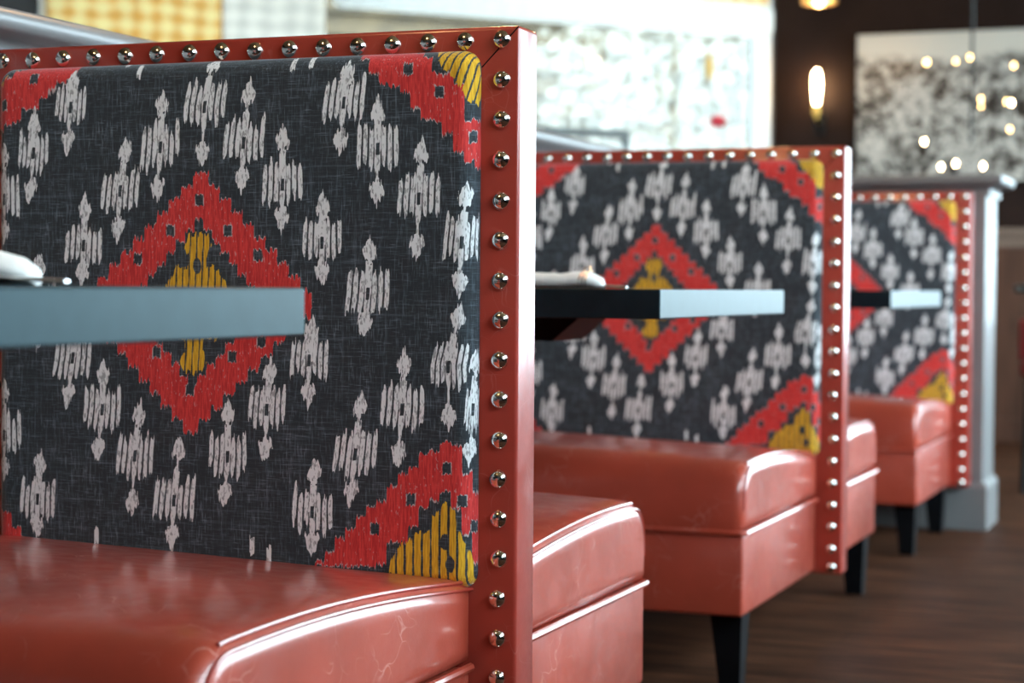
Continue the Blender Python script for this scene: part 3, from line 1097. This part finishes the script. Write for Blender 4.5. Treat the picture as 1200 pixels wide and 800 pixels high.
n1 = napkin_roll([(-.19, 1.1), (-.15, 1.45), (-.10, 1.40), (-.05, 1.2), (-.02, .95), (-.006, .65), (0, .25)])
n1.location = (-.186, -.70, .762)
utensil(n1, -.13, .048, -.026, .016, .004)
tag(n1, 'white napkin with a steel utensil handle sticking out on the nearest table', 'napkin', 'napkin rolls')
n2 = napkin_roll([(-.19, .55), (-.178, .9), (-.13, 1.02), (-.08, .95), (-.05, 1.1), (-.022, .98), (-.006, .68), (0, .2)])
n2.location = (-.200, .93, .762)
tie(n2, -.040)
utensil(n2, -.05, .040, -.004, .010, .003)
utensil(n2, -.05, .028, .006, .010, .004)
tag(n2, 'white rolled napkin tied with wire lying on the middle table', 'napkin', 'napkin rolls')

# ------------------------------------------------------------------ lamps
def pendant(name, loc, label, h=.16, r=.11, watts=4):
    e = tag(empty(name, loc), label, 'pendant lamp', 'pendant lamps')
    MB().lathe([(r, 0), (r * 1.01, .006), (r * .92, h * .45), (r * .55, h * .85), (.022, h), (.018, h + .03), (.004, h + .035)], 32).build('shade', M['brass'], e, 50)
    MB().tube([(0, 0, h + .03), (0, 0, CEIL - loc[2])], .004, 8).build('cord', M['black_metal'], e)
    MB().lathe([(.004, -.012), (.02, -.004), (.03, .02), (.026, .05), (.012, .075), (.010, .10)], 20).build('bulb', M['bulb'], e, True)
    ld = bpy.data.lights.new('lamp_glow', 'POINT')
    ld.energy = watts
    ld.color = (1.0, .60, .28)
    ld.shadow_soft_size = .03
    lo = bpy.data.objects.new('lamp_glow', ld)
    lo.location = (0, 0, -.03)
    lo.parent = e
    COL.objects.link(lo)
    return e


pendant('pendant_lamp', (-1.058, 6.6, 2.085), 'brass pendant lamp cut by the top of the frame above the wall bulb', .14, .082, 5)
for k, y in enumerate((-.95, 1.0, 2.98)):
    pendant('pendant_lamp', (-.42, y, 1.95), ('brass pendant lamp hanging over the nearest table', 'brass pendant lamp hanging over the middle table', 'brass pendant lamp hanging over the farthest table')[k], .16, .11, 7)

# added bulbs on arms, standing in for lamp reflections in the picture glass
e = tag(empty('reflection_bulbs', (-.36, 6.6, 0)), 'small warm bulbs on thin arms, added in place of lamp reflections in the picture glass', 'reflection_bulbs')
MB().tube([(0, 0, 1.42), (0, 0, CEIL)], .007, 8).build('stem', M['black_metal'], e)
for px, pz, py, hot in ((-.574, 1.800, .05, 0), (-.543, 1.784, -.10, 0), (-.444, 1.803, .08, 0), (-.354, 1.796, -.12, 0), (-.189, 1.779, .10, 0),
                        (-.328, 1.600, .07, 0), (-.308, 1.613, -.09, 0), (-.213, 1.612, .05, 0), (-.178, 1.596, -.06, 1), (-.200, 1.490, .08, 0),
                        (-.561, 1.433, -.05, 1), (-.499, 1.324, .05, 1), (-.415, 1.330, -.08, 1), (-.313, 1.325, .06, 1)):
    x = px + .36
    a = MB().tube([(0, 0, pz - .03 + .06), (x * .5, py * .5, pz - .03), (x, py, pz - .022), (x, py, pz - .010)], .0016, 6).build('arm', M['black_metal'], e)
    MB().lathe([(.003, -.010), (.0055, -.004), (.0065, .002), (.0045, .009), (.001, .013)], 12, (x, py, pz)).build('bulb', M['bulb_hot' if hot else 'bulb'], a, True)

# ------------------------------------------------------------------ far right furniture
e = tag(empty('cafe_table', (.30, 6.0, 0)), 'dark round table standing by the far panelled wall', 'table')
MB().lathe([(.385, .755), (.392, .762), (.392, .782), (.388, .788)], 40).build('table_top', M['laminate'], e, 40)
MB().tube([(0, 0, .02), (0, 0, .757)], .035, 16).build('pedestal', M['black_metal'], e, True)
MB().lathe([(.24, 0), (.24, .012), (.06, .03), (.04, .05)], 32).build('foot', M['black_metal'], e, 40)
e = tag(empty('side_chair', (.235, 5.42, 0)), 'red vinyl chair tucked at the far dark table', 'chair')
MB().box(-.22, .22, -.21, .21, .44, .50, .02, 3).build('seat', M['red_vinyl'], e, True)
MB().box(-.22, .22, -.235, -.195, .50, .66, .015, 3).build('backrest', M['red_vinyl'], e, True)
for sx in (-1, 1):
    for sy in (-1, 1):
        MB().tube([(sx * .20, sy * .19, 0), (sx * .185, sy * .175, .45)], .014, 8).build('leg', M['black_metal'], e)
